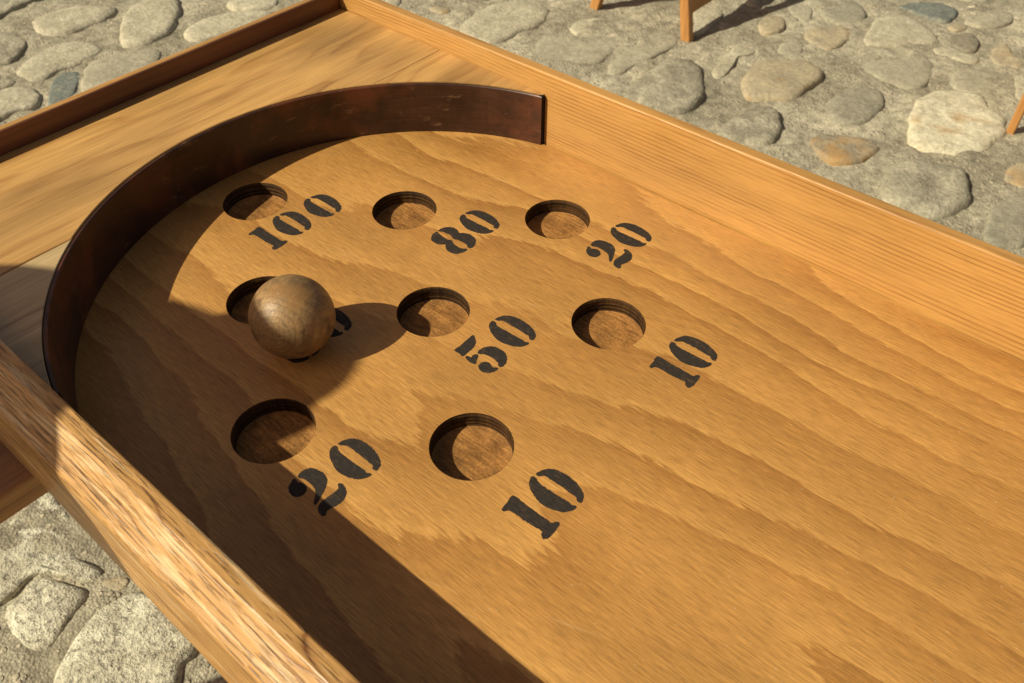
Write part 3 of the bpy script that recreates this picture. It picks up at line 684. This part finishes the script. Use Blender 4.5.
tp("deck_board", bevel(extrude_poly("deck_board", [[(US + 0.0006, vmaxL)] + ptsL], DZ, HD - 0.0007), 0.0006, 1, 40), M_deck_grey, False)["label"] = "deck board in the near corner, sky sheen painted in grey"
# dark bent lining strip of the arch, stops a finger short of the far rail
def lining():
    r0, r1 = AR - 0.0035, AR
    t0 = math.pi - math.asin((VR - 0.0070 - AC[1]) / (AR - 0.0035))
    t1 = math.pi + math.asin((-(VL + 0.004) + AC[1]) / AR)
    n = 96
    v, f = [], []
    for k in range(n + 1):
        t = t0 + (t1 - t0) * k / n
        for r, z in ((r0, 0.0006), (r0, HD - 0.0022), (r0 + 0.0008, HD - 0.0012), (r1 - 0.0006, HD - 0.0012), (r1, HD - 0.002), (r1, 0.0006)):
            v.append((AC[0] + r * math.cos(t), AC[1] + r * math.sin(t), z))
    for k in range(n):
        for j in range(6):
            f.append((k * 6 + j, k * 6 + (j + 1) % 6, (k + 1) * 6 + (j + 1) % 6, (k + 1) * 6 + j))
    f.append(tuple(range(6))); f.append(tuple(range(n * 6, n * 6 + 6)))
    return from_py("arch_lining", v, f)
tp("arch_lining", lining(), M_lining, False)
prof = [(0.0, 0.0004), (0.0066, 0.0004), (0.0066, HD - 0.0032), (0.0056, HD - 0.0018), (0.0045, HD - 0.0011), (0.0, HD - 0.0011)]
tp("slot_shade", prism("slot_shade", [(VR - 0.0068 + a, b) for a, b in prof], 0, ex - 0.0045, ex + 0.0001), flat_mat("slot_shade_black", (0.012, 0.009, 0.007), 0.9), False)  # near-black filler added to stand in for the shade in the slot

# side rails: flat top, bevelled shoulder, upright outer face
def rail_profile(sgn, v0):
    p = [(0.0, -0.040), (0.0, H - 0.0015), (0.0006, H - 0.0005), (0.0018, H), (0.0100, H), (0.0128, H - 0.0006), (0.0150, H - 0.0022)]
    p = p[:4] + [(0.0122, H), (0.0131, H - 0.0005), (0.0335, H - 0.0195), (0.0350, H - 0.0213), (0.0356, H - 0.0240), (0.0356, -0.0370), (0.0340, -0.040)]
    return [(v0 + sgn * a, b) for a, b in p]
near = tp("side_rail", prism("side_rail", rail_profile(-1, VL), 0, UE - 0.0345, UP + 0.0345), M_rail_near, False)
near['label'] = "near side rail with coarse grain and painted-in glare"
tp("side_rail", prism("side_rail", rail_profile(1, VR), 0, UE - 0.0345, UP + 0.0345), M_rail, False)
def end_profile(sgn, u0):
    p = [(0.0, -0.040), (0.0, H - 0.0025), (0.0006, H - 0.0014), (0.0018, H - 0.0010), (0.0072, H - 0.0010), (0.0095, H - 0.0018)]
    p += [(0.0200, H - 0.0130), (0.0300, H - 0.0240), (0.0340, H - 0.0290), (0.0340, -0.039)]
    return [(u0 + sgn * a, b) for a, b in p]
def end_mesh(sgn, u0):
    prof = end_profile(sgn, u0)
    return prism("end_board", [(a, b) for a, b in prof], 1, VL + 0.0004, VR - 0.0004)
tp("end_board", end_mesh(-1, UE), M_end, False)
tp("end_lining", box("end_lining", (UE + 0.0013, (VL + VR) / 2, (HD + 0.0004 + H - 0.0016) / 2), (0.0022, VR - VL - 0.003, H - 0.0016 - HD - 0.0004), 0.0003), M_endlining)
tp("end_board", end_mesh(1, UP), M_end, False)

# ------------------------------------------------------------------ trestles that carry the table
def trestle_parts(t, ysp):
    link("top_beam", box("top_beam", (0, -0.01, Z0 - 0.0555 ), (0.20, ysp, 0.029), 0.003), M_beam, t)
    for sy in (-0.2, 0.2):
        for sx in (-1, 1):
            link("leg", bar("leg", (sx * 0.14, sy, 0.0), (sx * 0.06, sy, Z0 - 0.0705), 0.042, 0.042, (0, 1, 0), 0.003), M_stool, t)
    for sx in (-1, 1):
        link("stretcher", bar("stretcher", (sx * 0.113, -0.178, 0.26), (sx * 0.113, 0.178, 0.26), 0.05, 0.02, (1, 0, 0), 0.002), M_stool, t)
tr1 = empty("trestle", (0.027, 0.0, 0.0), "wooden trestle under the arch end of the table, its top beam jutting past the rail", "trestle", "trestles carrying the table")
trestle_parts(tr1, 1.04)
tr2 = empty("trestle", (1.40, 0.0, 0.0), "wooden trestle under the player's end of the game table", "trestle", "trestles carrying the table")
for ch in list(tr1.children):
    c = ch.copy(); COL.objects.link(c); c.parent = tr2

# ------------------------------------------------------------------ the wooden ball
RB = 0.0380
bm = bmesh.new()
bmesh.ops.create_uvsphere(bm, u_segments=64, v_segments=40, radius=RB)
me = bpy.data.meshes.new("wooden_ball"); bm.to_mesh(me); bm.free()
for v in me.vertices:
    v.co *= 1 + 0.006 * mnoise.noise(v.co * 60) - 0.010 * max(0.0, mnoise.noise(v.co * 140 + Vector((3, 1, 7))) - 0.35)
ball = link("wooden_ball", me, M_ball, None, (0.2170, -0.1148, Z0 + RB), True)
ball.rotation_euler = (ri2 * -0.22 + up2 * -0.42 - fw * 0.88).to_track_quat('Z', 'Y').to_euler()
tag(ball, "brown wooden ball resting on the game board over the half-hidden 80", "ball")

# ------------------------------------------------------------------ two stools behind the table
def stool(loc, rz, label, feet=(0.385, 0.46), splay=0.16, w=0.040):
    t = empty("stool", loc, label, "stool", "wooden stools on the cobbles", rz)
    a, b = feet
    hs = 0.70
    for x, y in ((0, 0), (a, 0), (0, b), (a, b)):
        tx = x + splay * (1 if x == 0 else -1); ty = y + 0.3 * splay * (1 if y == 0 else -1)
        link("leg", bar("leg", (x, y, 0), (tx, ty, hs - 0.03), w, w * 0.85, (0, 1, 0), 0.004, w * 0.85), M_stool, t)
    link("seat", box("seat", (a / 2, b / 2, hs - 0.015), (a - 2 * splay + 0.07, b - 0.6 * splay + 0.08, 0.03), 0.006), M_stool_seat, t)
    for x in (0, a):
        s = 1 if x == 0 else -1
        k = splay * 0.19 * s
        v = []
        link("side_panel", bar("side_panel", (x + k, 0.010, 0.128), (x + k, b - 0.015, 0.128), 0.105, 0.02, (1, 0, 0), 0.003), M_stool, t)
    return t
stool((-0.985, 2.045, 0.0), 0.0, "light wooden stool with splayed legs on the cobbles behind the far rail")
stool((0.418, 2.150, 0.0), 0.0, "thin-legged wooden stool beside the large white cobble", splay=0.0, w=0.026)

# ------------------------------------------------------------------ bystander whose shadow falls across the near corner
def person():
    fx, fy = -0.228, -1.053
    a = Vector((0.446, 0.895, 0)); n = Vector((0.895, -0.446, 0))
    P = lambda l, f, z: Vector((fx, fy, 0)) + n * l + a * f + Vector((0, 0, z * 0.976))
    V = []; E = []; Rr = []
    def add(p, r, par=None):
        V.append(p); Rr.append(r)
        if par is not None:
            E.append((par, len(V) - 1))
        return len(V) - 1
    pel = add(P(0, 0, 0.86), (0.125, 0.105))
    wa = add(P(0, 0.0, 1.00), (0.125, 0.10), pel)
    ch = add(P(0, 0.0, 1.17), (0.135, 0.105), wa)
    sh = add(P(0, -0.01, 1.29), (0.09, 0.075), ch)
    nk = add(P(0, 0.0, 1.36), (0.05, 0.05), sh)
    h1 = add(P(0, 0.02, 1.43), (0.066, 0.075), nk)
    h2 = add(P(0, 0.02, 1.50), (0.074, 0.088), h1)
    h3 = add(P(0, 0.01, 1.565), (0.055, 0.066), h2)
    for s in (-1, 1):
        s1 = add(P(s * 0.115, -0.01, 1.265), (0.048, 0.05), sh)
        e1 = add(P(s * 0.145, 0.03, 1.03), (0.038, 0.038), s1)
        w1 = add(P(s * 0.075, 0.19, 0.98), (0.026, 0.026), e1)
        hd = add(P(s * 0.045, 0.235, 0.985), (0.026, 0.016), w1)
        for q in range(4):
            f1 = add(P(s * 0.012, 0.260, 0.960 + q * 0.017), (0.0085, 0.0085), hd)
            add(P(s * -0.022 + 0.004 * abs(q - 1.5) * s, 0.252 + s * 0.012, 0.962 + q * 0.017), (0.0075, 0.0075), f1)
        tb = add(P(s * 0.040, 0.225, 1.025), (0.010, 0.010), hd)
        add(P(s * 0.020, 0.240, 1.052), (0.009, 0.009), tb)
        hp = add(P(s * 0.066, 0, 0.80), (0.078, 0.085), pel)
        kn = add(P(s * 0.070, 0.01, 0.46), (0.058, 0.058), hp)
        an = add(P(s * 0.075, -0.01, 0.09), (0.040, 0.040), kn)
        add(P(s * 0.085, 0.13, 0.035), (0.040, 0.030), an)
    me = bpy.data.meshes.new("person"); me.from_pydata([tuple(v) for v in V], E, [])
    body = bpy.data.objects.new("person", me)
    COL.objects.link(body)
    sk = body.modifiers.new("skin", 'SKIN')
    sk.use_smooth_shade = True
    for k, r in enumerate(Rr):
        me.skin_vertices[0].data[k].radius = r
    me.skin_vertices[0].data[0].use_root = True
    ss = body.modifiers.new("sub", 'SUBSURF'); ss.levels = 2; ss.render_levels = 2
    dg = bpy.context.evaluated_depsgraph_get()
    m2 = bpy.data.meshes.new_from_object(body.evaluated_get(dg))
    bpy.data.objects.remove(body)
    m2.name = "person"
    m2.materials.clear()
    for mt in (flat_mat("skin", (0.46, 0.27, 0.18), 0.5, 200), flat_mat("linen_shirt", (0.55, 0.52, 0.45)), flat_mat("blue_trousers", (0.07, 0.09, 0.15)), flat_mat("brown_shoes", (0.07, 0.04, 0.025), 0.5)):
        m2.materials.append(mt)
    for p in m2.polygons:
        z = p.center.z / 0.976
        d = p.center - Vector((fx, fy, 0))
        fwd = d.dot(a)
        hand = fwd > 0.175 and z > 0.9
        p.material_index = 3 if z < 0.085 else 2 if z < 0.90 else 0 if hand or z > 1.335 else 1
    o = link("person", m2, None, None, smooth=True)
    # drooping sun hat
    v, f = [], []
    nn = 40
    prof = HAT
    for r, z in prof:
        for k in range(nn):
            t = 2 * math.pi * k / nn
            rr = r * (1 + 0.025 * math.sin(3 * t) * (r > 0.1))
            v.append(P(rr * math.cos(t) - 0.012, 0.02 + rr * 0.98 * math.sin(t), z))
    for i in range(len(prof) - 1):
        for k in range(nn):
            f.append((i * nn + k, i * nn + (k + 1) % nn, (i + 1) * nn + (k + 1) % nn, (i + 1) * nn + k))
    f.append(tuple(range(nn)))
    hat = link("sun_hat", from_py("sun_hat", v, f), flat_mat("straw", (0.52, 0.42, 0.24), 0.8, 500), o, smooth=True)
    hat.modifiers.new("solid", 'SOLIDIFY').thickness = 0.004
    # face
    head = P(0, 0.02, 1.47)
    for s in (-1, 1):
        bm = bmesh.new(); bmesh.ops.create_uvsphere(bm, u_segments=14, v_segments=8, radius=0.011)
        me = bpy.data.meshes.new("eye"); bm.to_mesh(me); bm.free()
        link("eye", me, flat_mat("eye_dark", (0.05, 0.035, 0.025), 0.2), o, P(s * 0.030, 0.094, 1.485), True)
        link("ear", bar("ear", P(s * 0.071, 0.015, 1.45), P(s * 0.076, 0.008, 1.505), 0.03, 0.012, n, 0.004), m2.materials[0], o)
    link("nose", bar("nose", P(0, 0.115, 1.452), P(0, 0.092, 1.49), 0.022, 0.018, n, 0.006, 0.028), m2.materials[0], o)
    link("mouth", bar("mouth", P(-0.022, 0.100, 1.425), P(0.022, 0.100, 1.425), 0.010, 0.008, a, 0.002), flat_mat("lips", (0.36, 0.14, 0.11), 0.5), o)
    tag(o, "person in a drooping straw sun hat standing beside the near rail", "person")
    return o
HAT = [(0.012, 1.640), (0.045, 1.636), (0.066, 1.620), (0.080, 1.585), (0.088, 1.545), (0.105, 1.515), (0.125, 1.495), (0.143, 1.475), (0.158, 1.452)]
person()
